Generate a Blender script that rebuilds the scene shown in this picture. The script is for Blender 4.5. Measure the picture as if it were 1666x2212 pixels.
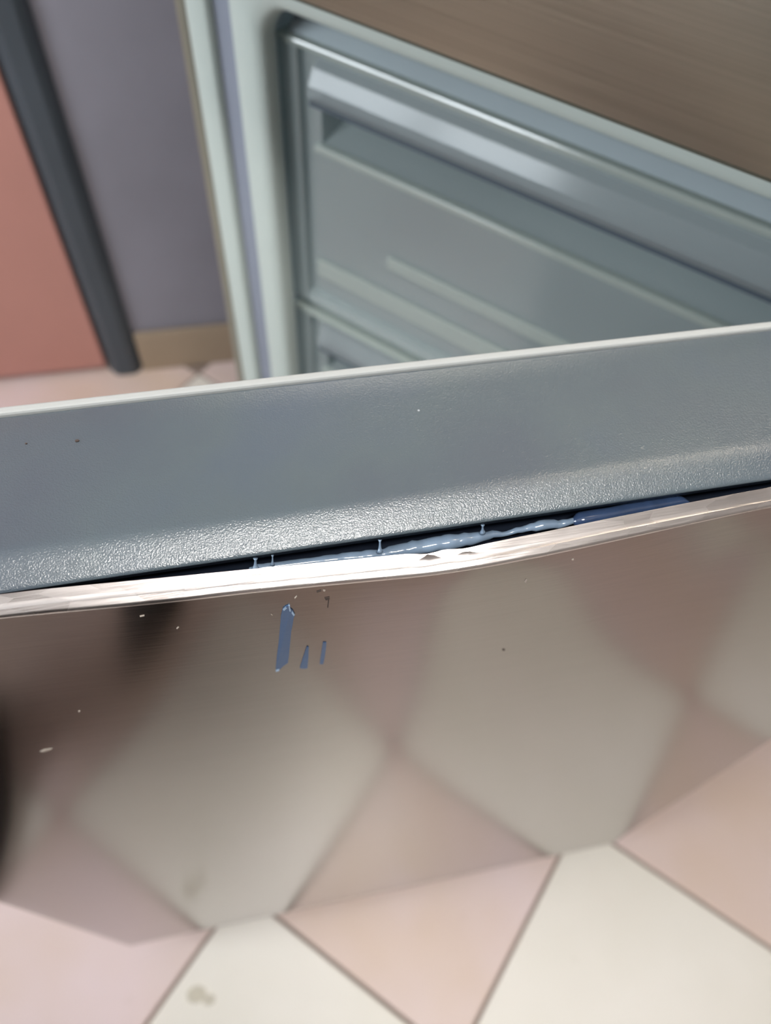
import bpy, bmesh, math, random
from mathutils import Vector, Matrix, noise

random.seed(7)
scene = bpy.context.scene
for o in list(bpy.data.objects):
    bpy.data.objects.remove(o)
COL = scene.collection

# ------------------------------------------------------------------ camera
IMG_W, IMG_H = 1666.0, 2212.0
FPX, PX, PY = 1650.0, 833.0, 1106.0
CAM = Vector((0.0, 0.0, 1.0601))
RM = Matrix(((0.9802608, -0.1367007, 0.14283443),
             (-0.19265438, -0.82276087, 0.53474185),
             (0.044419, -0.55170415, -0.83285622)))      # camera (right, down, forward) -> world
cd = bpy.data.cameras.new('camera')
cam = bpy.data.objects.new('camera', cd)
COL.objects.link(cam)
cx, cy, cz = RM.col[0], RM.col[1], RM.col[2]
cam.matrix_world = Matrix(((cx[0], -cy[0], -cz[0], CAM[0]),
                           (cx[1], -cy[1], -cz[1], CAM[1]),
                           (cx[2], -cy[2], -cz[2], CAM[2]),
                           (0, 0, 0, 1)))
cd.sensor_fit = 'VERTICAL'
cd.sensor_height = 36.0
cd.lens = FPX / IMG_H * 36.0
cd.clip_start = 0.01
cd.dof.use_dof = True
cd.dof.focus_distance = 0.237
cd.dof.aperture_fstop = 7.5
scene.camera = cam

# ------------------------------------------------------------------ world, exposure
w = bpy.data.worlds.new('room_air')
scene.world = w
w.use_nodes = True
w.node_tree.nodes['Background'].inputs[0].default_value = (0.75, 0.8, 0.9, 1)
w.node_tree.nodes['Background'].inputs[1].default_value = 0.05
scene.view_settings.view_transform = 'Standard'
scene.view_settings.look = 'None'
scene.view_settings.gamma = 1.0
scene.view_settings.use_curve_mapping = False
scene.view_settings.exposure = 0.0
LAMP_POWER = 78.0
FILL_DAYLIGHT = 62.0
ZW0, ZW1, YW0, YW1 = 1.0, 2.1, -0.6, 0.5        # unseen window opening in the left wall, added for light
dl = bpy.data.lights.new('added_fill_daylight', 'AREA')  # fill light added behind the unseen window to brighten the drawers
dl.shape = 'RECTANGLE'
dl.size = YW1 - YW0
dl.size_y = ZW1 - ZW0
dl.energy = FILL_DAYLIGHT
dl.color = (0.87, 0.94, 1.0)
dlo = bpy.data.objects.new('added_fill_daylight', dl)
COL.objects.link(dlo)
dlo.location = (-1.86, (YW0 + YW1) / 2, (ZW0 + ZW1) / 2)
dlo.rotation_euler = (math.radians(90), 0, math.radians(-90))


def wray(p):
    return RM @ Vector((p[0] - PX, p[1] - PY, FPX))


def onz(p, z):
    r = wray(p)
    return CAM + r * ((z - CAM.z) / r.z)


def ony(p, y):
    r = wray(p)
    return CAM + r * ((y - CAM.y) / r.y)


# ------------------------------------------------------------------ materials
def srgb(r, g, b):
    def f(c):
        c /= 255.0
        return c / 12.92 if c <= 0.04045 else ((c + 0.055) / 1.055) ** 2.4
    return (f(r), f(g), f(b), 1.0)


def new_mat(name):
    m = bpy.data.materials.new(name)
    m.use_nodes = True
    nt = m.node_tree
    return m, nt, nt.nodes['Principled BSDF']


def N(nt, kind, **kw):
    n = nt.nodes.new(kind)
    for k, v in kw.items():
        if k in n.inputs:
            n.inputs[k].default_value = v
        else:
            setattr(n, k, v)
    return n


def coords(nt, scale=(1, 1, 1), rot=(0, 0, 0)):
    tc = nt.nodes.new('ShaderNodeTexCoord')
    mp = nt.nodes.new('ShaderNodeMapping')
    mp.inputs['Scale'].default_value = scale
    mp.inputs['Rotation'].default_value = rot
    nt.links.new(tc.outputs['Object'], mp.inputs['Vector'])
    return mp.outputs['Vector']


def ramp(nt, src, stops):
    r = nt.nodes.new('ShaderNodeValToRGB')
    while len(r.color_ramp.elements) < len(stops):
        r.color_ramp.elements.new(0.5)
    for el, (p, c) in zip(r.color_ramp.elements, stops):
        el.position = p
        el.color = c
    nt.links.new(src, r.inputs[0])
    return r.outputs[0]


def plain(name, col, rough=0.5, spec=0.5, metal=0.0, mottle=0.06, mscale=8.0, bump=0.0, bscale=300.0):
    m, nt, b = new_mat(name)
    v = coords(nt)
    n = N(nt, 'ShaderNodeTexNoise', Scale=mscale, Detail=4.0)
    nt.links.new(v, n.inputs['Vector'])
    lo = tuple(c * (1 - mottle) for c in col[:3]) + (1,)
    hi = tuple(min(1, c * (1 + mottle)) for c in col[:3]) + (1,)
    nt.links.new(ramp(nt, n.outputs[0], [(0.3, lo), (0.7, hi)]), b.inputs['Base Color'])
    b.inputs['Roughness'].default_value = rough
    b.inputs['Specular IOR Level'].default_value = spec
    b.inputs['Metallic'].default_value = metal
    if bump > 0:
        n2 = N(nt, 'ShaderNodeTexNoise', Scale=bscale, Detail=3.0)
        nt.links.new(v, n2.inputs['Vector'])
        bp = N(nt, 'ShaderNodeBump', Strength=bump, Distance=0.001)
        nt.links.new(n2.outputs[0], bp.inputs['Height'])
        nt.links.new(bp.outputs[0], b.inputs['Normal'])
    return m


def brushed(name, col, rough, scale, bump=0.05, rvar=0.05, speck=False):
    m, nt, b = new_mat(name)
    v = coords(nt, scale)
    n = N(nt, 'ShaderNodeTexNoise', Scale=1.0, Detail=5.0)
    nt.links.new(v, n.inputs['Vector'])
    lo = tuple(c * 0.9 for c in col[:3]) + (1,)
    base = ramp(nt, n.outputs[0], [(0.3, lo), (0.7, col)])
    nt.links.new(base, b.inputs['Base Color'])
    b.inputs['Metallic'].default_value = 1.0
    mr = N(nt, 'ShaderNodeMapRange')
    mr.inputs['To Min'].default_value = rough - rvar
    mr.inputs['To Max'].default_value = rough + rvar
    nt.links.new(n.outputs[0], mr.inputs['Value'])
    nt.links.new(mr.outputs[0], b.inputs['Roughness'])
    if bump > 0:
        bp = N(nt, 'ShaderNodeBump', Strength=bump, Distance=0.0004)
        nt.links.new(n.outputs[0], bp.inputs['Height'])
        nt.links.new(bp.outputs[0], b.inputs['Normal'])
    return m


def cap_material():
    m, nt, b = new_mat('slate_grained_plastic')
    v = coords(nt)
    n = N(nt, 'ShaderNodeTexNoise', Scale=14.0, Detail=3.0)
    nt.links.new(v, n.inputs['Vector'])
    base = ramp(nt, n.outputs[0], [(0.3, srgb(82, 92, 102)), (0.5, srgb(86, 98, 105)), (0.7, srgb(83, 95, 108))])
    # sparse pale dust specks
    vo = N(nt, 'ShaderNodeTexVoronoi', Scale=130.0, Randomness=1.0)
    nt.links.new(v, vo.inputs['Vector'])
    big = N(nt, 'ShaderNodeTexNoise', Scale=45.0, Detail=2.0)
    nt.links.new(v, big.inputs['Vector'])
    th = N(nt, 'ShaderNodeMapRange')
    th.inputs['From Min'].default_value = 0.55
    th.inputs['From Max'].default_value = 0.8
    th.inputs['To Min'].default_value = 0.0
    th.inputs['To Max'].default_value = 0.09
    nt.links.new(big.outputs[0], th.inputs['Value'])
    lt = N(nt, 'ShaderNodeMath', operation='LESS_THAN')
    nt.links.new(vo.outputs['Distance'], lt.inputs[0])
    nt.links.new(th.outputs[0], lt.inputs[1])
    mx = N(nt, 'ShaderNodeMixRGB')
    mx.inputs[2].default_value = srgb(170, 178, 185)
    nt.links.new(lt.outputs[0], mx.inputs[0])
    nt.links.new(base, mx.inputs[1])
    nt.links.new(mx.outputs[0], b.inputs['Base Color'])
    b.inputs['Roughness'].default_value = 0.24
    b.inputs['Specular IOR Level'].default_value = 1.0
    n2 = N(nt, 'ShaderNodeTexNoise', Scale=1900.0, Detail=2.0)
    nt.links.new(v, n2.inputs['Vector'])
    bp = N(nt, 'ShaderNodeBump', Strength=0.4, Distance=0.0004)
    nt.links.new(n2.outputs[0], bp.inputs['Height'])
    nt.links.new(bp.outputs[0], b.inputs['Normal'])
    return m


def clear_plastic(name, col, clear, gloss_rough=0.08, gloss=0.12):
    """thin see-through plastic sheet: some light passes straight, some is scattered, a glossy skin on top"""
    m = bpy.data.materials.new(name)
    m.use_nodes = True
    nt = m.node_tree
    nt.nodes.clear()
    out = nt.nodes.new('ShaderNodeOutputMaterial')
    tr = N(nt, 'ShaderNodeBsdfTransparent', Color=(0.93, 0.96, 0.97, 1))
    df = N(nt, 'ShaderNodeBsdfDiffuse', Color=col)
    tl = N(nt, 'ShaderNodeBsdfTranslucent', Color=col)
    m1 = N(nt, 'ShaderNodeMixShader')
    m1.inputs[0].default_value = 0.5
    nt.links.new(df.outputs[0], m1.inputs[1])
    nt.links.new(tl.outputs[0], m1.inputs[2])
    n = N(nt, 'ShaderNodeTexNoise', Scale=6.0, Detail=2.0)
    nt.links.new(coords(nt), n.inputs['Vector'])
    mr = N(nt, 'ShaderNodeMapRange')
    mr.inputs['To Min'].default_value = clear - 0.08
    mr.inputs['To Max'].default_value = clear + 0.08
    nt.links.new(n.outputs[0], mr.inputs['Value'])
    m2 = N(nt, 'ShaderNodeMixShader')
    nt.links.new(mr.outputs[0], m2.inputs[0])
    nt.links.new(m1.outputs[0], m2.inputs[1])
    nt.links.new(tr.outputs[0], m2.inputs[2])
    gl = N(nt, 'ShaderNodeBsdfGlossy', Roughness=gloss_rough)
    m3 = N(nt, 'ShaderNodeMixShader')
    m3.inputs[0].default_value = gloss
    nt.links.new(m2.outputs[0], m3.inputs[1])
    nt.links.new(gl.outputs[0], m3.inputs[2])
    nt.links.new(m3.outputs[0], out.inputs[0])
    return m


def tile_material(name, c1, c2):
    m, nt, b = new_mat(name)
    v = coords(nt)
    oi = nt.nodes.new('ShaderNodeObjectInfo')
    ad = N(nt, 'ShaderNodeVectorMath', operation='ADD')
    nt.links.new(v, ad.inputs[0])
    nt.links.new(oi.outputs['Location'], ad.inputs[1])
    n = N(nt, 'ShaderNodeTexNoise', Scale=4.0, Detail=3.0)
    nt.links.new(ad.outputs[0], n.inputs['Vector'])
    base = ramp(nt, n.outputs[0], [(0.32, c1), (0.68, c2)])
    st = N(nt, 'ShaderNodeTexNoise', Scale=11.0, Detail=2.0)
    nt.links.new(ad.outputs[0], st.inputs['Vector'])
    f = ramp(nt, st.outputs[0], [(0.7, (0, 0, 0, 1)), (0.8, (0.4, 0.4, 0.4, 1))])
    mx = N(nt, 'ShaderNodeMixRGB')
    mx.inputs[2].default_value = srgb(170, 155, 125)
    nt.links.new(f, mx.inputs[0])
    nt.links.new(base, mx.inputs[1])
    nt.links.new(mx.outputs[0], b.inputs['Base Color'])
    b.inputs['Roughness'].default_value = 0.3
    b.inputs['Specular IOR Level'].default_value = 0.5
    return m


M = {}
M['tile_white'] = tile_material('glazed_cream_tile', srgb(228, 222, 210), srgb(238, 232, 223))
M['tile_pink'] = tile_material('glazed_pink_tile', srgb(216, 193, 176), srgb(224, 205, 204))
M['grout'] = plain('brown_grout', srgb(146, 130, 120), 0.9, 0.2)
M['wall'] = plain('lavender_grey_paint', srgb(140, 138, 148), 0.8, 0.2, bump=0.1, bscale=90)
M['wall_far'] = plain('pale_wall_paint', srgb(165, 160, 156), 0.85, 0.2, bump=0.1, bscale=90)
M['ceiling'] = plain('white_ceiling_paint', srgb(228, 226, 222), 0.9, 0.2)
M['baseboard'] = plain('beige_baseboard', srgb(160, 142, 122), 0.55, 0.4)
M['red_door'] = plain('coral_red_door', srgb(186, 134, 124), 0.5, 0.4, mottle=0.03)
M['frame_dark'] = plain('dark_slate_frame', srgb(66, 74, 82), 0.45, 0.5)
M['steel_panel'] = brushed('brushed_steel_panel', srgb(140, 131, 125), 0.13, (3, 900, 900), bump=0.02, rvar=0.015)
M['steel_upper'] = brushed('brushed_steel_upper_door', srgb(186, 174, 158), 0.3, (3, 3, 700), bump=0.05, rvar=0.03)
M['steel_lip'] = brushed('bare_brushed_lip', srgb(222, 216, 214), 0.3, (25, 1500, 1500), bump=0.12, rvar=0.06)
def lip_patches(m):
    nt = m.node_tree
    b = nt.nodes['Principled BSDF']
    v = coords(nt, (60, 200, 200))
    vo = N(nt, 'ShaderNodeTexVoronoi', Scale=1.0)
    nt.links.new(v, vo.inputs['Vector'])
    mr = N(nt, 'ShaderNodeMapRange')
    mr.inputs['To Min'].default_value = 0.23
    mr.inputs['To Max'].default_value = 0.31
    nt.links.new(vo.outputs['Color'], mr.inputs['Value'])
    nt.links.new(mr.outputs[0], b.inputs['Roughness'])


lip_patches(M['steel_lip'])
M['cap'] = cap_material()
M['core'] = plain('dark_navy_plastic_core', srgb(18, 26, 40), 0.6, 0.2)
M['liner_white'] = plain('white_liner_plastic', srgb(182, 185, 184), 0.7, 0.3, mottle=0.02)
M['gasket'] = plain('pale_grey_rubber', srgb(205, 206, 204), 0.7, 0.3)
M['rim_olive'] = plain('olive_grey_painted_steel', srgb(120, 117, 105), 0.4, 0.5)
M['flange'] = plain('cream_painted_steel', srgb(182, 192, 187), 0.45, 0.4, mottle=0.02)
M['olive_dark'] = plain('dark_olive_plastic', srgb(70, 68, 58), 0.6, 0.3)
M['groove'] = plain('lavender_grey_channel', srgb(132, 137, 150), 0.6, 0.3)
M['light_plate'] = plain('blue_grey_light_plate', srgb(152, 162, 166), 0.5, 0.4)
M['liner'] = plain('freezer_liner', srgb(212, 222, 228), 0.5, 0.4)
M['drawer'] = clear_plastic('smoky_clear_plastic', srgb(205, 216, 216), 0.42, 0.15, 0.08)
M['drawer_edge'] = clear_plastic('pale_plastic_edge', srgb(205, 214, 208), 0.25, 0.15, 0.10)
M['handle'] = clear_plastic('clear_handle_plastic', srgb(188, 194, 196), 0.5, 0.14, 0.028)
M['rib'] = clear_plastic('pale_plastic_rib', srgb(205, 212, 206), 0.35, 0.2, 0.05)
M['sealant'] = None
M['film'] = plain('blue_protective_film', srgb(58, 90, 130), 0.45, 0.5, bump=0.1)
M['film_edge'] = plain('torn_film_edge', srgb(160, 185, 210), 0.5, 0.4)
M['scuff'] = plain('pale_scuff', srgb(180, 170, 160), 0.6, 0.3)
M['chip'] = plain('dark_chip', srgb(78, 68, 64), 0.7, 0.2)
M['metal_dark'] = plain('zinc_bracket', srgb(120, 120, 122), 0.35, 0.5, metal=1.0)
M['lamp_frame'] = plain('white_lamp_frame', srgb(235, 235, 235), 0.5, 0.4)


def sealant_material(name, c, alpha):
    m, nt, b = new_mat(name)
    n = N(nt, 'ShaderNodeTexNoise', Scale=120.0, Detail=3.0)
    nt.links.new(coords(nt), n.inputs['Vector'])
    lo = tuple(x * 0.75 for x in c[:3]) + (1,)
    nt.links.new(ramp(nt, n.outputs[0], [(0.35, lo), (0.65, c)]), b.inputs['Base Color'])
    b.inputs['Roughness'].default_value = 0.12
    b.inputs['Specular IOR Level'].default_value = 0.7
    b.inputs['Alpha'].default_value = alpha
    b.inputs['Coat Weight'].default_value = 0.6
    b.inputs['Coat Roughness'].default_value = 0.05
    return m


M['sealant'] = sealant_material('milky_blue_sealant', srgb(140, 162, 186), 0.85)
M['sealant_dark'] = sealant_material('dark_blue_sealant', srgb(56, 74, 106), 0.95)

lm, nt, b = new_mat('lamp_diffuser')
b.inputs['Base Color'].default_value = (0.9, 0.9, 0.9, 1)
b.inputs['Emission Color'].default_value = (1.0, 0.965, 0.92, 1)
b.inputs['Emission Strength'].default_value = LAMP_POWER
M['lamp'] = lm


# ------------------------------------------------------------------ mesh helpers
class MB:
    def __init__(self):
        self.v = []
        self.f = []

    def add(self, verts, faces):
        k = len(self.v)
        self.v += [Vector(p) for p in verts]
        self.f += [tuple(i + k for i in fc) for fc in faces]

    def box(self, x0, x1, y0, y1, z0, z1, T=None):
        vs = [Vector((x, y, z)) for x in (x0, x1) for y in (y0, y1) for z in (z0, z1)]
        if T:
            vs = [T(*p) for p in vs]
        self.add(vs, [(0, 1, 3, 2), (4, 6, 7, 5), (0, 4, 5, 1), (2, 3, 7, 6), (0, 2, 6, 4), (1, 5, 7, 3)])

    def grid(self, rows, closed_u=False, caps=False):
        nr, nc = len(rows), len(rows[0])
        vs = [p for r in rows for p in r]
        fs = []
        for i in range(nr - 1):
            for j in range(nc if closed_u else nc - 1):
                j2 = (j + 1) % nc
                fs.append((i * nc + j, i * nc + j2, (i + 1) * nc + j2, (i + 1) * nc + j))
        if caps:
            fs.append(tuple(range(nc - 1, -1, -1)))
            fs.append(tuple((nr - 1) * nc + j for j in range(nc)))
        self.add(vs, fs)

    def tube(self, pts, radii, n=10, squash=None):
        """round tube through world points, capped"""
        rows = []
        for i, p in enumerate(pts):
            a = pts[max(0, i - 1)]
            c = pts[min(len(pts) - 1, i + 1)]
            d = (Vector(c) - Vector(a)).normalized()
            u = d.orthogonal().normalized() if abs(d.z) > 0.9 else d.cross(Vector((0, 0, 1))).normalized()
            v = d.cross(u).normalized()
            r = radii[i]
            ru, rv = (r, r) if not isinstance(r, tuple) else r
            rows.append([Vector(p) + u * (ru * math.cos(2 * math.pi * k / n)) + v * (rv * math.sin(2 * math.pi * k / n)) for k in range(n)])
        self.grid(rows, closed_u=True, caps=True)

    def build(self, name, mat, parent=None, origin=None, bevel=0.0, smooth=False, seg=2):
        org = origin if origin is not None else (root_of(parent) if parent else Vector((0, 0, 0)))
        me = bpy.data.meshes.new(name)
        me.from_pydata([tuple(Vector(p) - org) for p in self.v], [], self.f)
        bm = bmesh.new()
        bm.from_mesh(me)
        bmesh.ops.recalc_face_normals(bm, faces=bm.faces)
        if bevel > 0:
            ed = [e_ for e_ in bm.edges if len(e_.link_faces) == 2 and e_.calc_face_angle(0) > 0.6]
            bmesh.ops.bevel(bm, geom=ed, offset=bevel, segments=seg, profile=0.5, affect='EDGES', clamp_overlap=True)
        bm.to_mesh(me)
        bm.free()
        if smooth:
            for p in me.polygons:
                p.use_smooth = True
        me.materials.append(mat)
        o = bpy.data.objects.new(name, me)
        COL.objects.link(o)
        if parent:
            o.parent = parent
        else:
            o.location = org
        return o


ROOTS = {}


def root_of(o):
    while o.parent:
        o = o.parent
    return ROOTS.get(o.name, Vector(o.location))


def thing(name, loc, label, cat, group=None):
    o = bpy.data.objects.new(name, None)
    COL.objects.link(o)
    o.empty_display_size = 0.05
    o.location = loc
    ROOTS[o.name] = Vector(loc)
    o['label'] = label
    o['category'] = cat
    if group:
        o['group'] = group
    return o


def tag(o, label, cat, group=None, kind=None):
    o['label'] = label
    o['category'] = cat
    if group:
        o['group'] = group
    if kind:
        o['kind'] = kind
    return o


def struct(o, label, cat):
    o['kind'] = 'structure'
    o['label'] = label
    o['category'] = cat
    return o


def copy_tree(o, parent=None):
    c = o.copy()
    COL.objects.link(c)
    c.parent = parent
    if parent is None:
        ROOTS[c.name] = Vector(c.location)
    for ch in list(o.children):
        copy_tree(ch, c)
    return c


def lerp_tab(tab, x):
    if x <= tab[0][0]:
        return tab[0][1]
    for (x0, y0), (x1, y1) in zip(tab, tab[1:]):
        if x <= x1:
            t = (x - x0) / (x1 - x0)
            return y0 + (y1 - y0) * t
    return tab[-1][1]


# ------------------------------------------------------------------ floor of diagonal square tiles
X0, X1, Y0, Y1, ZC = -1.7, 1.5, -2.0, 1.075, 2.6
mb = MB()
mb.box(X0 - .1, X1 + .1, Y0 - .1, Y1 + .12, -0.06, -0.0022)
floor = struct(mb.build('floor', M['grout']), 'cream and pink square tiles laid diagonally with brown grout', 'floor')
TS = 0.3135           # tile pitch
GA = 0.0048           # joint width
h = (TS - GA) / 2
tm = MB()
bv = 0.0015
tm.grid([[Vector((sx * (h - k), sy * (h - k), z)) for sx, sy in ((-1, -1), (1, -1), (1, 1), (-1, 1))]
         for k, z in ((0, -0.004), (0, -bv), (bv, 0.0))], closed_u=True)
tm.f.append((8, 9, 10, 11))
tmesh = {}
for key in ('tile_white', 'tile_pink'):
    o = tm.build('tile', M[key])
    tmesh[key] = o.data
    bpy.data.objects.remove(o)
r2 = math.sqrt(0.5)
# grid axes: u = (x-y)/sqrt2 , v = (x+y)/sqrt2 ; lines measured at x-y = -0.26, x+y = 0.053
u0, v0 = -0.2605 * r2, 0.0535 * r2
for i in range(-9, 10):
    for j in range(-9, 10):
        u = u0 + (i + .5) * TS
        v = v0 + (j - .5) * TS
        x, y = (u + v) * r2, (v - u) * r2
        if not (X0 + .1 < x < X1 - .1 and Y0 + .15 < y < Y1 - .02):
            continue
        o = bpy.data.objects.new('tile', tmesh['tile_white' if (i + j) % 2 == 0 else 'tile_pink'])
        COL.objects.link(o)
        o.location = (x, y, 0)
        o.rotation_euler = (0, 0, -math.pi / 4)
        o.parent = floor

# old yellowish spill mark on one cream tile
m, nt, b = new_mat('dried_spill')
n = N(nt, 'ShaderNodeTexNoise', Scale=60.0, Detail=2.0)
nt.links.new(coords(nt), n.inputs['Vector'])
nt.links.new(ramp(nt, n.outputs[0], [(0.3, srgb(165, 152, 112)), (0.7, srgb(196, 186, 155))]), b.inputs['Base Color'])
b.inputs['Alpha'].default_value = 0.3
for px_, py_, ra in ((425, 2148, .011), (452, 2160, .007)):
    c = onz((px_, py_), 0)
    mb = MB()
    ps = [(c.x + ra * (1 + .35 * noise.noise(Vector((math.cos(a) * 2, math.sin(a) * 2, px_)))) * math.cos(a), c.y + ra * .8 * math.sin(a)) for a in [2 * math.pi * k / 16 for k in range(16)]]
    mb.add([(x_, y_, 0.0) for x_, y_ in ps] + [(x_, y_, .0003) for x_, y_ in ps], [tuple(range(16, 32))] + [(k, (k + 1) % 16, (k + 1) % 16 + 16, k + 16) for k in range(16)])
    mb.build('spill_mark', m, floor)

# ------------------------------------------------------------------ walls, ceiling, baseboard
DX0, DX1, DH = -1.08, -0.262, 2.02       # red door leaf
FW = 0.06
mb = MB()
mb.box(DX1 + FW * .5, X1, Y1, Y1 + .1, 0, ZC)
mb.box(X0, DX0 - FW * .5, Y1, Y1 + .1, 0, ZC)
mb.box(DX0 - FW * .5, DX1 + FW * .5, Y1, Y1 + .1, DH + FW * .5, ZC)
struct(mb.build('wall_back', M['wall']), 'lavender grey painted wall behind the refrigerator', 'wall')
mb = MB()
mb.box(X0 - .1, X0, Y0, YW0, 0, ZC)
mb.box(X0 - .1, X0, YW1, Y1 + .1, 0, ZC)
mb.box(X0 - .1, X0, YW0, YW1, 0, ZW0)
mb.box(X0 - .1, X0, YW0, YW1, ZW1, ZC)
struct(mb.build('wall_left', M['wall_far']), 'pale painted wall on the red door side of the room', 'wall')
mb = MB()  # frame of the unseen window, added as a source for the drawers
fw = .05
ym = (YW0 + YW1) / 2
for bx in ((YW0, YW0 + fw, ZW0, ZW1), (YW1 - fw, YW1, ZW0, ZW1), (ym - fw / 2, ym + fw / 2, ZW0 + fw, ZW1 - fw),
           (YW0 + fw, YW1 - fw, ZW0, ZW0 + fw), (YW0 + fw, YW1 - fw, ZW1 - fw, ZW1)):
    mb.box(X0 - .08, X0 - .03, bx[0], bx[1], bx[2], bx[3])
struct(mb.build('added_window', M['lamp_frame']), 'unseen white framed window added to light the freezer drawers', 'window')
for nm, bx, lb in (('wall_right', (X1, X1 + .1, Y0, Y1 + .1, 0, ZC), 'pale painted wall on the hinge side of the refrigerator'),
                   ('wall_front', (X0 - .1, X1 + .1, Y0 - .1, Y0, 0, ZC), 'pale painted wall facing the refrigerator')):
    mb = MB()
    mb.box(*bx)
    struct(mb.build(nm, M['wall_far']), lb, 'wall')
mb = MB()
mb.box(X0 - .1, X1 + .1, Y0 - .1, Y1 + .1, ZC, ZC + .08)
struct(mb.build('ceiling', M['ceiling']), 'plain white painted ceiling of the room', 'ceiling')
mb = MB()
mb.box(DX1 + FW, X1, Y1 - .012, Y1, 0, .088)
struct(mb.build('baseboard_back', M['baseboard'], bevel=.003), 'beige baseboard along the lavender grey wall', 'baseboard')

# red door with slate frame
def casing(x0, x1, z0, z1, vertical=True):
    rows = []
    prof = [(0, .012), (0.04, -.002), (.14, -.012), (.3, -.017), (.7, -.017), (.86, -.012), (.96, -.002), (1, .012)]
    m_ = MB()
    for q in (0, 1):
        row = []
        for t, dy in prof:
            if vertical:
                row.append(Vector((x0 + (x1 - x0) * t, Y1 + dy, z0 if q == 0 else z1)))
            else:
                row.append(Vector((x0 if q == 0 else x1, Y1 + dy, z0 + (z1 - z0) * t)))
        rows.append(row)
    m_.grid(rows, closed_u=True, caps=True)
    return m_


d1 = MB()
d1.box(DX0, DX1 - .004, Y1 - .006, Y1 + .034, .016, DH)
door = struct(d1.build('door_1', M['red_door'], bevel=.002), 'coral red door leaf in a dark slate frame', 'door')
fr = MB()
for c in (casing(DX1, DX1 + FW, 0, DH + FW), casing(DX0 - FW, DX0, 0, DH + FW), casing(DX0, DX1, DH, DH + FW, False)):
    fr.add(c.v, c.f)
fr.box(DX1 - .001, DX1 + .03, Y1 + .0, Y1 + .1, 0, DH)
fr.box(DX0 - .03, DX0 + .001, Y1 + .0, Y1 + .1, 0, DH)
o = fr.build('door_frame', M['frame_dark'], parent=door)
o['label'] = 'dark slate door frame with rounded edges'
hd = MB()
hx = DX0 + .07
hd.tube([(hx, Y1 - .006, 1.0), (hx, Y1 - .05, 1.0), (hx + .03, Y1 - .055, 1.0), (hx + .12, Y1 - .055, 1.0)], [.009, .009, .009, .008])
hd.build('door_handle', M['metal_dark'], parent=door, smooth=True)

# ------------------------------------------------------------------ refrigerator
TH = math.radians(45.6)
E_ = Vector((math.cos(TH), -math.sin(TH), 0))
N_ = Vector((-math.sin(TH), -math.cos(TH), 0))
LC = Vector((-0.01885, 0.5997, 0))
FWID = 0.595


def F(s, o, z):
    return LC + E_ * s + N_ * o + Vector((0, 0, z))


FR0 = F(.3, -.29, 0)
fridge = thing('refrigerator', FR0, 'two-door refrigerator with steel doors, freezer door swung open on the tiles', 'refrigerator')
# outer shell
mb = MB()
t = .004
mb.box(0, t, -.58, -.002, .05, 1.80, F)
mb.box(FWID - t, FWID, -.58, -.002, .05, 1.80, F)
mb.box(t, FWID - t, -.58, -.57, .05, 1.80, F)
mb.box(t, FWID - t, -.57, -.002, 1.79, 1.80, F)
mb.box(t, FWID - t, -.57, -.002, .05, .06, F)
mb.build('body', M['rim_olive'], fridge)
mb = MB()
mb.box(.004, FWID - .004, -.02, -.001, .907, 1.795, F)
mb.build('upper_front_plate', M['flange'], fridge)
mb = MB()
mb.box(.02, FWID - .02, -.05, -.03, .012, .0585, F)
mb.build('plinth', M['frame_dark'], fridge)
for s_ in (.05, FWID - .05):
    for o_ in (-.08, -.52):
        mb = MB()
        p = F(s_, o_, 0)
        mb.tube([p, p + Vector((0, 0, .012)), p + Vector((0, 0, .0121)), p + Vector((0, 0, .05))], [.02, .02, .008, .008], 14)
        mb.build('foot', M['core'], fridge)


def rr_loop(s0, s1, z0, z1, r, o, n=8):
    pts = []
    for cxs, czs, a0 in ((s1 - r, z1 - r, 0), (s0 + r, z1 - r, 90), (s0 + r, z0 + r, 180), (s1 - r, z0 + r, 270)):
        for k in range(n + 1):
            a = math.radians(a0 + 90 * k / n)
            pts.append(F(cxs + r * math.cos(a), o, czs + r * math.sin(a)))
    return pts


ZT, ZB = .829, .135


def ring(dlist):
    rows = []
    for d, o, r in dlist:
        k = .077 - d
        rows.append(rr_loop(d, FWID - d, ZB - k, ZT + k, r, o))
    m_ = MB()
    m_.grid(rows, closed_u=True)
    return m_


ring([(-.0035, -.012, .008), (-.003, -.004, .008), (.000, .0005, .008), (.0095, .0005, .007), (.0102, -.002, .007)]).build('outer_rim', M['rim_olive'], fridge, smooth=True)
ring([(.0100, -.003, .006), (.011, .0015, .006), (.014, .0022, .006), (.028, .0022, .006), (.0305, .001, .006), (.0315, -.004, .006)]).build('freezer_flange', M['flange'], fridge, smooth=True)
ring([(.0312, -.004, .006), (.038, -.005, .006), (.045, -.005, .006), (.0505, -.004, .006)]).build('gasket_channel', M['groove'], fridge, smooth=True)
ring([(.0500, -.005, .01), (.051, .0005, .011), (.054, .0022, .013), (.068, .0022, .018), (.074, .0005, .021), (.077, -.004, .022), (.078, -.012, .022)]).build('liner_rim', M['flange'], fridge, smooth=True)
# freezer cavity
mb = MB()
rows = [rr_loop(.078, FWID - .078, ZB + .001, ZT - .001, .022, -.012),
        rr_loop(.066, FWID - .066, ZB - .005, ZT + .006, .02, -.018),
        rr_loop(.062, FWID - .062, ZB - .008, ZT + .008, .02, -.40)]
mb.grid(rows, closed_u=True)
mb.f.append(tuple(range(len(rows[0]) * 2, len(rows[0]) * 3)))
mb.build('freezer_liner', M['liner'], fridge, smooth=False)

mb = MB()  # tilted plate added to catch light where the cavity top goes dark
mb.grid([[F(s, o, z) for o, z in ((-.0225, .8065), (-.050, .829), (-.052, .829), (-.0245, .8065))] for s in (.080, FWID - .080)], closed_u=True, caps=True)
mb.build('added_light_plate', M['light_plate'], fridge)

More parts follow.
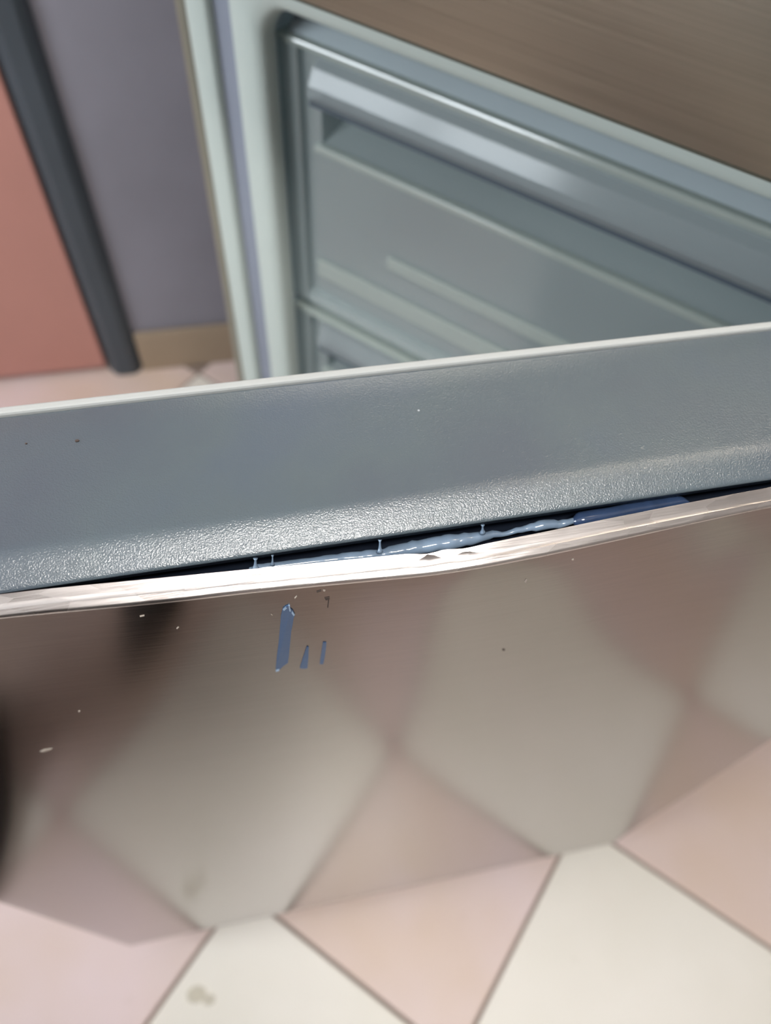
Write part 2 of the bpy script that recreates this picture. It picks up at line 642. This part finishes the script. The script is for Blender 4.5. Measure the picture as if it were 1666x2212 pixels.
# upper door
mb = MB()
loop = []
r = .010
prof = [(0, .012)] + [(r - r * math.cos(a), .07 - r + r * math.sin(a)) for a in [math.pi / 2 * k / 6 for k in range(7)]]
prof += [(FWID - s, o) for s, o in reversed(prof)]
rows = [[F(s, o, z) for s, o in prof] for z in (.8785, 1.80)]
mb.grid(rows, closed_u=True, caps=True)
ud = mb.build('upper_door', M['steel_upper'], fridge)
ud['label'] = 'closed brushed steel upper door'
mb = MB()
prof2 = [(min(max(s, .001), FWID - .001), min(o, .0692)) for s, o in prof]
mb.grid([[F(s, o, z) for s, o in prof2] for z in (.8766, .8785)], closed_u=True, caps=True)
mb.build('bottom_cap', M['olive_dark'], ud)
mb = MB()
for s0, s1, z0, z1 in ((.02, .04, .90, 1.78), (FWID - .04, FWID - .02, .90, 1.78), (.04, FWID - .04, .90, .915), (.04, FWID - .04, 1.765, 1.78)):
    mb.box(s0, s1, 0, .012, z0, z1, F)
mb.build('gasket', M['gasket'], ud)
mb = MB()
mb.box(FWID - .07, FWID - .005, -.0, .05, .8655, .8705, F)
mb.build('hinge_bracket', M['metal_dark'], fridge, bevel=.001)

# ------------------------------------------------------------------ freezer door (open, along world X)
DL, DR = -0.2342, 0.3608
YF, YB = 0.1126, 0.184
ZBOT = 0.05
ZF, ZI = 0.857, 0.8604          # rounded front edge / inner edge of the bent lip
FRONT_PX = [(0, 1332), (200, 1314), (400, 1295), (520, 1280), (660, 1266), (800, 1253), (914, 1243), (982, 1234), (1060, 1221), (1190, 1196), (1310, 1170), (1490, 1130), (1666, 1092)]
INNER_PX = [(0, 1284), (80, 1274), (200, 1262), (400, 1243), (520, 1231), (600, 1224), (700, 1214), (800, 1204), (881, 1195.5), (905, 1195.5), (926, 1193), (945, 1189), (961, 1186), (998, 1183), (1030, 1178), (1060, 1172), (1190, 1146), (1310, 1121), (1487, 1086), (1666, 1052)]
CAP_PX = [(0, 1282), (1666, 1036)]
ft = sorted((onz(p, ZF).x, onz(p, ZF).y) for p in FRONT_PX)
it = sorted((onz(p, ZI).x, onz(p, ZI).y) for p in INNER_PX)
ft = [(DL, YF + .001), (-.15, YF + .001)] + ft + [(.24, YF - .001), (DR, YF)]
it = [(DL, YF + .0105), (-.15, YF + .0105)] + it + [(.24, YF + .0085), (DR, YF + .0100)]


def smoothed(tab, x, wdt):
    s = 0
    k = 0
    for q in range(-4, 5):
        g = math.exp(-(q / 2.2) ** 2)
        s += g * lerp_tab(tab, x + q * wdt / 4)
        k += g
    return s / k


def yfront(x):
    return smoothed(ft, x, .018)


def yinner(x):
    return smoothed(it, x, .004)


def xs_list():
    out = []
    x = DL
    while x < DR - 1e-6:
        out.append(x)
        x += .0022 if -.10 < x < .20 else .012
    out.append(DR)
    return out


XS = xs_list()
zs = [ZF - .0012]
st = .004
while zs[-1] > ZBOT + .02:
    zs.append(zs[-1] - st)
    st = min(st * 1.25, .05)
zs = [z for z in zs if z > ZBOT + .03] + [ZBOT + q for q in (.022, .017, .012, .008, .004, 0)]


def ypanel(x, z):
    d = max(0.0, ZF - .0012 - z)
    bulge = (yfront(x) - YF)
    k = math.exp(-(d / .075) ** 1.2)
    y = YF + bulge * k
    if z < ZBOT + .022:
        y += .005 * (1 - (z - ZBOT) / .022) ** 2
    # soft turn at the vertical sides
    for ed in (x - DL, DR - x):
        if ed < .012:
            y += .010 * (1 - ed / .012) ** 2.2
    return y


mb = MB()
XP = [DL, DL + .001, DL + .002, DL + .004, DL + .006, DL + .008, DL + .010] + [x for x in XS if DL + .011 < x < DR - .011] + [DR - q for q in (.010, .008, .006, .004, .002, .001, 0)]
rows = []
for z in zs:
    row = [Vector((DL, YB - .012, z))]
    row += [Vector((x, ypanel(x, z), z)) for x in XP]
    row += [Vector((DR, YB - .012, z))]
    rows.append(row)
mb.grid(rows)
fd = mb.build('freezer_door', M['steel_panel'], fridge, smooth=True)
fd['label'] = 'open freezer door faced in brushed steel, its top edge bulging away'

# bent top lip of the steel skin
mb = MB()
rows = []
for x in [DL + .012] + [q for q in XS if DL + .013 < q < DR - .013] + [DR - .012]:
    yf, yi = yfront(x), yinner(x)
    R = .0012
    row = []
    zc = ZF - .0012
    slope = (ZI - .0005 - (ZF + .0002)) / max(.004, (yi - yf - R))
    row.append(Vector((x, ypanel(max(DL + .013, min(DR - .013, x)), zc - .0002) + 0.00002, zc - .0002)))
    for k in range(1, 7):
        a = math.radians(11 * k)
        row.append(Vector((x, yf + R * .55 * (1 - math.cos(a)) / (1 - math.cos(math.radians(66))), zc + .0014 * math.sin(a) / math.sin(math.radians(66)))))
    ya, za = row[-1].y, row[-1].z
    for tt in (.03, .10, .25, .4, .55, .7, .85, .95, .985, 1.0):
        y = ya + (yi - ya) * tt
        z = za + (ZI - za) * tt
        # hammered wrinkles near the kink and shallow waves to the hinge side
        g = tt * (-.0009 * math.exp(-((x - .0445) / .0035) ** 2) - .0007 * math.exp(-((x - .0560) / .0040) ** 2))
        g += .00010 * noise.noise(Vector((x * 90, tt * 2.0, 3.0))) * (1 if x > .07 else .3)
        row.append(Vector((x, y, z + g)))
    row.append(Vector((x, yi + .0001, ZI - .0009)))
    row.append(Vector((x, yi - .004, ZI - .0018)))
    rows.append(row)
mb.grid(rows)
o = mb.build('steel_lip', M['steel_lip'], fd, smooth=True)
o['label'] = 'bright bare metal lip, kinked and pried away from the cap'

# top cap of grained slate plastic
ca, cb = onz(CAP_PX[0], .8602), onz(CAP_PX[1], .8602)


def ycap(x):
    return ca.y + (cb.y - ca.y) * (x - ca.x) / (cb.x - ca.x)


mb = MB()
rows = []
CZ = .8650
for x in [DL + .004 + (DR - DL - .008) * k / 60 for k in range(61)]:
    y0 = ycap(max(-.1, min(.2, x)))
    row = [Vector((x, y0 + .0030, .8535)), Vector((x, y0 + .0012, .8580)), Vector((x, y0, .8600))]
    # rounded nose, then a long easy bevel up to the flat top
    row += [Vector((x, y0 + .0001, .8604)), Vector((x, y0 + .0006, .8609))]
    for k in range(1, 11):
        a = k / 10
        row.append(Vector((x, y0 + .0006 + .0114 * a, .8609 + (CZ - .8609) * (1.22 * a - .22 * a ** 5 if a < 1 else 1))))
    yb = YB - .0012
    row += [Vector((x, y0 + .014 + (yb - y0 - .016) * q / 5, CZ)) for q in range(6)]
    row += [Vector((x, yb - .0008, CZ - .0003)), Vector((x, yb, CZ - .0012)), Vector((x, yb, .8535))]
    rows.append(row)
mb.grid(rows, closed_u=True, caps=True)
o = mb.build('top_cap', M['cap'], fd, smooth=True)
o['label'] = 'slate grey grained plastic cap along the door top'

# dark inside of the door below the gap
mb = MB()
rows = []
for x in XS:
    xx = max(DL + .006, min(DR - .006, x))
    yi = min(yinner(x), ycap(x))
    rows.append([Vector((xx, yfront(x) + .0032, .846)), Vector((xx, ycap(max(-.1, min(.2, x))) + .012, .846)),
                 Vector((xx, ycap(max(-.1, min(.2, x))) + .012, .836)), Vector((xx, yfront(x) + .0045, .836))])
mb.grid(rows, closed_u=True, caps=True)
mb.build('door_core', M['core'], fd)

# white inner liner and gasket on the back of the door
mb = MB()
mb.box(DL + .003, DR - .003, YB - .0010, YB + .0022, ZBOT, .8656)
mb.build('door_liner', M['liner_white'], fd, bevel=.0009)
mb = MB()
for x0, x1, z0, z1 in ((DL + .012, DL + .028, ZBOT + .02, .845), (DR - .028, DR - .012, ZBOT + .02, .845), (DL + .028, DR - .028, .829, .845), (DL + .028, DR - .028, ZBOT + .02, ZBOT + .036)):
    mb.box(x0, x1, YB + .0022, YB + .014, z0, z1)
mb.build('door_gasket', M['gasket'], fd)
mb = MB()
mb.box(DL + .002, DR - .002, YF + .012, YB - .001, ZBOT, ZBOT + .012)
mb.build('bottom_cap', M['cap'], fd)

# sealant squeezed out in the gap
TOP_PX = [(535, 1222), (555, 1219), (600, 1213), (637, 1208), (723, 1196), (782, 1190), (821, 1186), (864, 1175), (910, 1166), (957, 1157), (1000, 1152), (1035, 1149), (1074, 1145), (1089, 1147), (1111, 1141), (1141, 1132), (1183, 1120), (1208, 1122), (1228, 1122), (1246, 1110)]
BOT_PX = [(535, 1232), (555, 1232), (600, 1228), (637, 1224), (723, 1216), (782, 1210), (821, 1206), (864, 1200), (910, 1193), (957, 1186), (1000, 1178), (1035, 1170), (1060, 1160), (1089, 1158), (1111, 1152), (1150, 1145), (1200, 1140), (1235, 1132), (1250, 1128)]
TOP2 = [(1236, 1114), (1258, 1105), (1290, 1100), (1320, 1096), (1366, 1086), (1410, 1079), (1454, 1072), (1470, 1071), (1482, 1075), (1492, 1081)]
BOT2 = [(1236, 1140), (1258, 1136), (1290, 1129), (1320, 1122), (1366, 1112), (1410, 1104), (1454, 1095), (1470, 1091), (1482, 1089), (1492, 1087)]


def bead(name, top, bot, x0, x1, mat, zc, wob, n=70):
    pts, rad = [], []
    for k in range(n + 1):
        px = x0 + (x1 - x0) * k / n
        ty, by = lerp_tab(top, px), lerp_tab(bot, px)
        a, b_ = onz((px, ty), zc), onz((px, by), zc)
        wb = noise.noise(Vector((px * .03, 1.7, 0)))
        r = max(.0006, (b_ - a).length * .5) * (1 + wob * wb)
        r *= min(1, (k + .6) / 3, (n - k + .6) / 3) ** .6
        c = (a + b_) / 2
        pts.append(Vector((c.x, c.y, c.z - .0004 + wob * .003 * noise.noise(Vector((px * .08, 5, 2))))))
        rad.append((r, r * .85))
    m_ = MB()
    m_.tube(pts, rad, 14)
    o_ = m_.build(name, M[mat], fd, smooth=True)
    return o_


bead('sealant_bead', TOP_PX, BOT_PX, 538, 1248, 'sealant', .8525, .25)['label'] = 'milky blue sealant squeezed along the gap'
bead('sealant_bead', TOP2, BOT2, 1238, 1492, 'sealant_dark', .8525, .05, 40)['label'] = 'smooth dark blue sealant run at the end of the gap'
for px, py0, py1, rr in ((552, 1206, 1228, .0007), (589, 1199, 1220, .0004), (821, 1166, 1192, .0006), (1043, 1134, 1150, .0006)):
    a = onz((px, py0), .858)
    b_ = onz((px, py1), .8545)
    mb = MB()
    ps = [a.lerp(b_, q / 6) for q in range(7)]
    mb.tube(ps, [rr * (.55 + .5 * (q == 0) + 1.3 * (q / 6) ** 4) for q in range(7)], 8)
    mb.build('sealant_strand', M['sealant'], fd, smooth=True)


# scraps of blue film, scuffs and chips on the steel front
def decal(name, poly, mat, thick=.00035, jag=0.0):
    front, back = [], []
    for p in poly:
        y = YF
        for _ in range(6):
            q = ony(p, y)
            y = ypanel(q.x, q.z)
        q = ony(p, y)
        front.append(Vector((q.x, y - thick, q.z)))
        back.append(Vector((q.x, y + .0002, q.z)))
    k = len(poly)
    m_ = MB()
    m_.add(front + back, [tuple(range(k))] + [(i, (i + 1) % k, (i + 1) % k + k, i + k) for i in range(k)])
    return m_.build(name, M[mat], fd)


o = decal('film_scrap', [(611, 1314), (617, 1309), (623, 1306), (627, 1313), (633, 1318), (637, 1326), (634, 1334), (632, 1348), (629, 1362), (627, 1385), (624, 1415), (622, 1430), (612, 1437), (604, 1445), (596, 1447), (598, 1420), (602, 1390), (605, 1355), (607, 1330)], 'film')
o['label'] = 'long torn strip of blue film'
o = decal('film_scrap', [(663, 1396), (667, 1397), (666, 1420), (664, 1442), (656, 1443), (648, 1442), (655, 1420)], 'film')
o = decal('film_scrap', [(698, 1387), (705, 1387), (704, 1400), (701, 1420), (698, 1433), (691, 1433), (694, 1412)], 'film')
for poly in ([(611, 1314), (617, 1309), (620, 1311), (613, 1317)], [(623, 1306), (626, 1306), (628, 1318), (625, 1318)], [(631, 1317), (637, 1326), (634, 1328), (630, 1322)],
             [(596, 1445), (603, 1443), (603, 1447), (596, 1449)]):
    decal('torn_edge', poly, 'film_edge', .0005)
for poly in ([(86, 1623), (96, 1618), (114, 1615), (110, 1619), (94, 1624)], [(1133, 1256), (1137, 1250), (1139, 1252), (1136, 1258)], [(381, 1357), (385, 1353), (387, 1354), (383, 1358)],
             [(302, 1330), (312, 1328), (312, 1330), (303, 1332)], [(636, 1291), (641, 1286), (642, 1287), (637, 1293)], [(698, 1273), (703, 1274), (702, 1277), (698, 1276)],
             [(586, 1325), (589, 1328), (588, 1329), (585, 1326)], [(1235, 1208), (1239, 1206), (1240, 1209), (1236, 1210)], [(169, 1535), (173, 1534), (173, 1537), (170, 1538)]):
    decal('scuff', poly, 'scuff', .0002)
for poly in ([(701, 1291), (712, 1289), (712, 1294), (704, 1296)], [(709, 1296), (711, 1297), (709, 1312), (707, 1311)], [(1085, 1402), (1091, 1402), (1091, 1404), (1086, 1405)], [(684, 1277), (694, 1274), (694, 1276), (685, 1279)]):
    decal('chip', poly, 'chip', .0002)
for px, py in ((167, 953), (57, 959)):
    c = onz((px, py), CZ)
    mb = MB()
    r_ = .0005 if px > 100 else .00025
    mb.add([(c.x + r_ * 1.4 * math.cos(a), c.y + r_ * math.sin(a), CZ - .0003 if q == 0 else CZ + .0004) for q in (0, 1) for a in [math.pi * k / 3 for k in range(6)]],
           [(6, 7, 8, 9, 10, 11)] + [(k, (k + 1) % 6, (k + 1) % 6 + 6, k + 6) for k in range(6)])
    mb.build('grit_speck', M['chip'], fd)

# ------------------------------------------------------------------ freezer drawers
def make_drawer(label, low=0.0):
    base = F(.2975, -.2, .572 + low)
    d = thing('freezer_drawer', base, label, 'drawer', 'clear freezer drawers')
    s0, s1, z0, z1 = .071, FWID - .071, .578 + low, .801
    m_ = MB()       # raised border
    m_.box(s0, s0 + .018, -.030, -.020, z0, z1, F)
    m_.box(s1 - .018, s1, -.030, -.020, z0, z1, F)
    m_.box(s0 + .018, s1 - .018, -.030, -.020, z0, z0 + .012, F)
    m_.build('front_border', M['drawer'], d, bevel=.002)
    m_ = MB()
    m_.box(s0 + .001, s1 - .001, -.032, -.0185, z1 - .001, z1 + .004, F)
    o_ = m_.build('top_edge', M['drawer_edge'], d, bevel=.0015)
    # front sheet with a finger recess
    h0, h1, hz0, hz1 = .105, FWID - .105, .733, .772
    a0, a1, b0, b1 = s0 + .018, s1 - .018, z0 + .012, z1 - .001
    m_ = MB()
    o_ = -.026
    ys = [(a0, a1, b0, hz0), (a0, h0, hz0, hz1), (h1, a1, hz0, hz1), (a0, a1, hz1, b1)]
    for q0, q1, w0, w1 in ys:
        m_.add([F(q0, o_, w0), F(q1, o_, w0), F(q1, o_, w1), F(q0, o_, w1)], [(0, 1, 2, 3)])
    m_.build('front_panel', M['drawer'], d)
    m_ = MB()       # sloping hollow behind the grip
    k0, k1 = h0 + .012, h1 - .012
    vs = [F(h0, o_, hz0), F(h1, o_, hz0), F(k1, -.060, hz0 + .022), F(k0, -.060, hz0 + .022), F(k0, -.060, hz1 + .006), F(k1, -.060, hz1 + .006), F(h0, o_, hz1 + .006), F(h1, o_, hz1 + .006)]
    m_.add(vs, [(0, 1, 2, 3), (3, 2, 5, 4), (0, 3, 4, 6), (1, 7, 5, 2), (4, 5, 7, 6)])
    m_.build('finger_recess', M['drawer'], d)
    m_ = MB()
    m_.box(h0 - .004, h1 + .004, -.027, -.0205, hz0 - .005, hz0 + .001, F)
    m_.build('recess_lip', M['drawer_edge'], d, bevel=.0015)
    # rounded grip above the recess
    m_ = MB()
    rows_ = []
    for q in range(25):
        s = h0 - .002 + (h1 - h0 + .004) * q / 24
        row = []
        for (oo, zz) in ((-.027, hz1), (-.021, hz1 - .003), (-.014, hz1 - .002), (-.012, hz1 + .002), (-.014, hz1 + .008), (-.020, hz1 + .018), (-.027, hz1 + .023)):
            row.append(F(s, oo, zz))
        rows_.append(row)
    m_.grid(rows_, closed_u=True, caps=True)
    m_.build('handle', M['handle'], d, smooth=False)
    m_ = MB()       # dark strip put in as the shade under the grip
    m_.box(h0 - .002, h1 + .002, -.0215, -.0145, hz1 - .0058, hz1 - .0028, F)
    m_.build('grip_shade', M['shade_strip'], d)
    for q0, w0, w1 in ((.17, .652, .664), (.098, .610 + low * .4, .628 + low * .4)):
        m_ = MB()
        m_.box(q0, FWID - q0, -.0262, -.0225, w0, w1, F)
        m_.build('rib', M['rib'], d, bevel=.0018)
    # open tray behind the front
    m_ = MB()
    q0, q1 = s0 + .010, s1 - .010
    f0, bk = -.030, -.375
    m_.add([F(q0, f0, z0 + .006), F(q1, f0, z0 + .006), F(q1, bk, z0 + .006), F(q0, bk, z0 + .006)], [(0, 1, 2, 3)])
    m_.add([F(q0, f0, z0 + .006), F(q0, bk, z0 + .006), F(q0, bk, z1 - .004), F(q0, f0, z1 - .004)], [(0, 1, 2, 3)])
    m_.add([F(q1, f0, z0 + .006), F(q1, bk, z0 + .006), F(q1, bk, z1 - .004), F(q1, f0, z1 - .004)], [(0, 1, 2, 3)])
    m_.add([F(q0, bk, z0 + .006), F(q1, bk, z0 + .006), F(q1, bk, z1 - .004), F(q0, bk, z1 - .004)], [(0, 1, 2, 3)])
    m_.build('tray', M['drawer'], d)
    return d


M['shade_strip'] = plain('dark_grey_shade', srgb(70, 80, 90), 0.6, 0.3)  # dark colour standing in for shade below the drawer grips
dr = make_drawer('topmost clear plastic freezer drawer with long grip')
c = copy_tree(dr)
c.location = ROOTS[dr.name] + Vector((0, 0, -.2365))
c['label'] = 'middle clear plastic freezer drawer below the topmost one'
c = make_drawer('shallow lowest clear plastic freezer drawer at the freezer bottom', .055)
c.location.z -= .473

# ------------------------------------------------------------------ ceiling lamp
LP = Vector((.10, -.62, ZC))
lamp = thing('ceiling_light', LP, 'flat white ceiling panel light above the open freezer door', 'ceiling light')
mb = MB()
a, b_, q = .32, .13, .02
for bx in ((-a, a, -b_, -b_ + q), (-a, a, b_ - q, b_), (-a, -a + q, -b_ + q, b_ - q), (a - q, a, -b_ + q, b_ - q)):
    mb.box(LP.x + bx[0], LP.x + bx[1], LP.y + bx[2], LP.y + bx[3], ZC - .03, ZC)
mb.build('lamp_frame', M['lamp_frame'], lamp)
mb = MB()
mb.box(LP.x - a + q, LP.x + a - q, LP.y - b_ + q, LP.y + b_ - q, ZC - .024, ZC - .006)
mb.build('diffuser', M['lamp'], lamp)

# ------------------------------------------------------------------ person in front of the door (seen mirrored in the steel)
M['skin'] = plain('skin', srgb(196, 150, 126), 0.55, 0.4, mottle=0.04)
M['trousers'] = plain('dark_trousers', srgb(36, 33, 33), 0.85, 0.2, bump=0.2, bscale=200)
M['jacket'] = plain('dark_brown_top', srgb(66, 56, 50), 0.85, 0.2, bump=0.2, bscale=160)
M['shoe'] = plain('black_shoe_leather', srgb(26, 25, 25), 0.5, 0.4)
M['hair'] = plain('dark_hair', srgb(40, 30, 24), 0.6, 0.4, bump=0.4, bscale=250)
M['eye'] = plain('eye_white', srgb(225, 222, 216), 0.2, 0.5)


def skin_mesh(verts, edges, radii, levels=2, root=0):
    me = bpy.data.meshes.new('tmp')
    me.from_pydata([tuple(v) for v in verts], edges, [])
    o = bpy.data.objects.new('tmp', me)
    COL.objects.link(o)
    o.modifiers.new('skin', 'SKIN')
    if not me.skin_vertices:
        bm = bmesh.new()
        bm.from_mesh(me)
        bm.verts.layers.skin.verify()
        bm.to_mesh(me)
        bm.free()
    for i, sv in enumerate(me.skin_vertices[0].data):
        r = radii[i]
        sv.radius = r if isinstance(r, tuple) else (r, r)
        sv.use_root = (i == root)
    sd = o.modifiers.new('sub', 'SUBSURF')
    sd.levels = levels
    dg = bpy.context.evaluated_depsgraph_get()
    ev = o.evaluated_get(dg)
    m2 = ev.to_mesh()
    vs = [v.co.copy() for v in m2.vertices]
    fs = [tuple(p.vertices) for p in m2.polygons]
    ev.to_mesh_clear()
    bpy.data.objects.remove(o)
    bpy.data.meshes.remove(me)
    return vs, fs


PB = Vector((-.28, -.36, 0))
J = {'pelvis': (-.24, -.42, .93), 'belly': (-.22, -.41, 1.06), 'chest': (-.20, -.395, 1.24), 'collar': (-.19, -.38, 1.38), 'neck': (-.185, -.35, 1.45), 'jaw': (-.178, -.325, 1.52),
     'hl': (-.325, -.41, .88), 'kl': (-.42, -.265, .49), 'al': (-.443, -.175, .10),
     'hr': (-.155, -.43, .88), 'kr': (-.205, -.39, .48), 'ar': (-.255, -.44, .10),
     'sl': (-.36, -.385, 1.36), 'el': (-.435, -.40, 1.10), 'wl': (-.425, -.30, .90),
     'sr': (-.03, -.39, 1.36), 'er': (.035, -.43, 1.10), 'wr': (.02, -.345, .90)}
K = list(J)
RD = {'pelvis': (.135, .10), 'belly': (.13, .095), 'chest': (.15, .105), 'collar': (.09, .075), 'neck': .052, 'jaw': .05, 'hl': .085, 'kl': .062, 'al': .05, 'hr': .085, 'kr': .062, 'ar': .05,
      'sl': .06, 'el': .045, 'wl': .032, 'sr': .06, 'er': .045, 'wr': .032}
ED = [('pelvis', 'belly'), ('belly', 'chest'), ('chest', 'collar'), ('collar', 'neck'), ('neck', 'jaw'), ('pelvis', 'hl'), ('hl', 'kl'), ('kl', 'al'), ('pelvis', 'hr'), ('hr', 'kr'), ('kr', 'ar'),
      ('collar', 'sl'), ('sl', 'el'), ('el', 'wl'), ('collar', 'sr'), ('sr', 'er'), ('er', 'wr')]
body = MB()
vs, fs = skin_mesh([J[k] for k in K], [(K.index(a), K.index(b)) for a, b in ED], [RD[k] for k in K])
body.add(vs, fs)
# head: egg with brow, nose, chin; face turned towards the door
HC = Vector((-.172, -.305, 1.60))
fwd = Vector((.25, .90, -.35)).normalized()
side = fwd.cross(Vector((0, 0, 1))).normalized()
upv = side.cross(fwd).normalized()
rows = []
for i in range(1, 18):
    ph = math.pi * i / 18
    row = []
    for j in range(24):
        a = 2 * math.pi * j / 24
        X, Y, Z = math.sin(ph) * math.cos(a) * .078, math.sin(ph) * math.sin(a) * .098, math.cos(ph) * .118
        if Z < -.02:
            X *= 1 + Z * 2.6
        if Y > 0:
            g = math.exp(-(X / .014) ** 2)
            Y += .024 * g * math.exp(-((Z + .018) / .022) ** 2) + .006 * g * math.exp(-((Z - .005) / .03) ** 2)
            Y -= .010 * math.exp(-((abs(X) - .032) / .014) ** 2) * math.exp(-((Z - .006) / .014) ** 2)
            Y += .006 * math.exp(-(X / .028) ** 2) * math.exp(-((Z + .062) / .010) ** 2)
        row.append(HC + side * X + fwd * Y + upv * Z)
    rows.append(row)
body.grid(rows, closed_u=True, caps=True)
for sg in (-1, 1):          # ears
    c = HC + side * (.078 * sg) - fwd * .008
    rows = []
    for i in range(1, 8):
        ph = math.pi * i / 8
        rows.append([c + upv * (math.cos(ph) * .032) + fwd * (math.sin(ph) * math.cos(q) * .018) + side * (math.sin(ph) * math.sin(q) * .009) for q in [2 * math.pi * k / 10 for k in range(10)]])
    body.grid(rows, closed_u=True, caps=True)
# hands: palm and five bent fingers
for wk, ek, sg in (('wl', 'el', 1), ('wr', 'er', -1)):
    w_, e_ = Vector(J[wk]), Vector(J[ek])
    d = ((w_ - e_).normalized() * .6 + Vector((0, .1, -1)) * .7).normalized()
    inn = Vector((sg, 0, 0))
    acr = d.cross(inn).normalized()
    if acr.y < 0:
        acr = -acr
    vs, fs = skin_mesh([w_ - d * .01, w_ + d * .03, w_ + d * .075], [(0, 1), (1, 2)], [.027, (.036, .02), (.038, .017)], 2)
    body.add(vs, fs)
    for q, (off, ln) in enumerate(((.030, .072), (.010, .082), (-.010, .076), (-.029, .060))):
        b0 = w_ + d * .070 + acr * off
        p1 = b0 + d * ln * .45 + inn * .006
        p2 = p1 + d * ln * .3 + inn * .014
        p3 = p2 + d * ln * .2 + inn * .020
        vs, fs = skin_mesh([b0, p1, p2, p3], [(0, 1), (1, 2), (2, 3)], [.0095, .009, .0082, .007], 2)
        body.add(vs, fs)
    b0 = w_ + d * .025 + acr * .026
    vs, fs = skin_mesh([b0, b0 + d * .03 + acr * .024, b0 + d * .062 + acr * .030 + inn * .008], [(0, 1), (1, 2)], [.013, .0105, .0085], 2)
    body.add(vs, fs)
person = body.build('person', M['skin'], origin=PB, smooth=True)
tag(person, 'person in dark trousers and dark top standing facing the open freezer door', 'person')
me = person.data
for k in ('jacket', 'trousers'):
    me.materials.append(M[k])
for p in me.polygons:
    c = p.center + PB
    if c.z > 1.455 or (c.z < .905 and (c.x < -.398 or c.x > -.008) and c.z > .6):
        p.material_index = 0
    elif c.z > .96 or (c.z > .6 and (c.x < -.40 or c.x > -.03)):
        p.material_index = 1
    else:
        p.material_index = 2
# hair cap
hb_ = MB()
rows = []
for i in range(1, 13):
    ph = math.pi * i / 18
    row = []
    for j in range(24):
        a = 2 * math.pi * j / 24
        X, Y, Z = math.sin(ph) * math.cos(a) * .084, math.sin(ph) * math.sin(a) * .104, math.cos(ph) * .125
        if Y > .02 and Z < .062:
            Z = max(Z, .062)
            Y = min(Y, .088)
        row.append(HC + side * X + fwd * Y + upv * Z)
    rows.append(row)
hb_.grid(rows, closed_u=True)
hb_.f.append(tuple(range(23, -1, -1)))
hb_.build('hair', M['hair'], person, smooth=True)
for sg in (-1, 1):
    eb = MB()
    c = HC + side * (.032 * sg) + fwd * .079 + upv * .006
    rows = []
    for i in range(1, 8):
        ph = math.pi * i / 8
        rows.append([c + upv * (math.cos(ph) * .011) + side * (math.sin(ph) * math.cos(q) * .013) + fwd * (math.sin(ph) * math.sin(q) * .009) for q in [2 * math.pi * k / 10 for k in range(10)]])
    eb.grid(rows, closed_u=True, caps=True)
    eb.build('eye', M['eye'], person, smooth=True)
# shoes
for ank, yaw in (('al', .02), ('ar', .06)):
    a = Vector(J[ank])
    f_ = Vector((math.sin(yaw), math.cos(yaw), 0))
    s_ = Vector((f_.y, -f_.x, 0))
    heel = Vector((a.x, a.y, 0)) - f_ * .075
    ln = .29
    sb = MB()
    rows = []
    for i in range(15):
        t_ = i / 14
        wd = .036 + .016 * math.sin(math.pi * min(1, t_ * 1.05)) + .006 * math.exp(-((t_ - .68) / .18) ** 2)
        wd *= min(1, (1 - t_) * 7 + .25) ** .5 * min(1, t_ * 9 + .5) ** .5
        ht = .105 - .062 * max(0, min(1, (t_ - .28) / .3)) - .012 * max(0, (t_ - .7) / .3)
        if t_ < .05:
            ht = .085
        rows.append([heel + f_ * (ln * t_) + s_ * (wd * x_) + Vector((0, 0, ht * z_)) for x_, z_ in ((-.9, 0), (-1, .12), (-1, .35), (-.8, .75), (-.4, .97), (0, 1), (.4, .97), (.8, .75), (1, .35), (1, .12), (.9, 0))])
    sb.grid(rows, closed_u=True, caps=True)
    sb.build('shoe', M['shoe'], person, smooth=True)
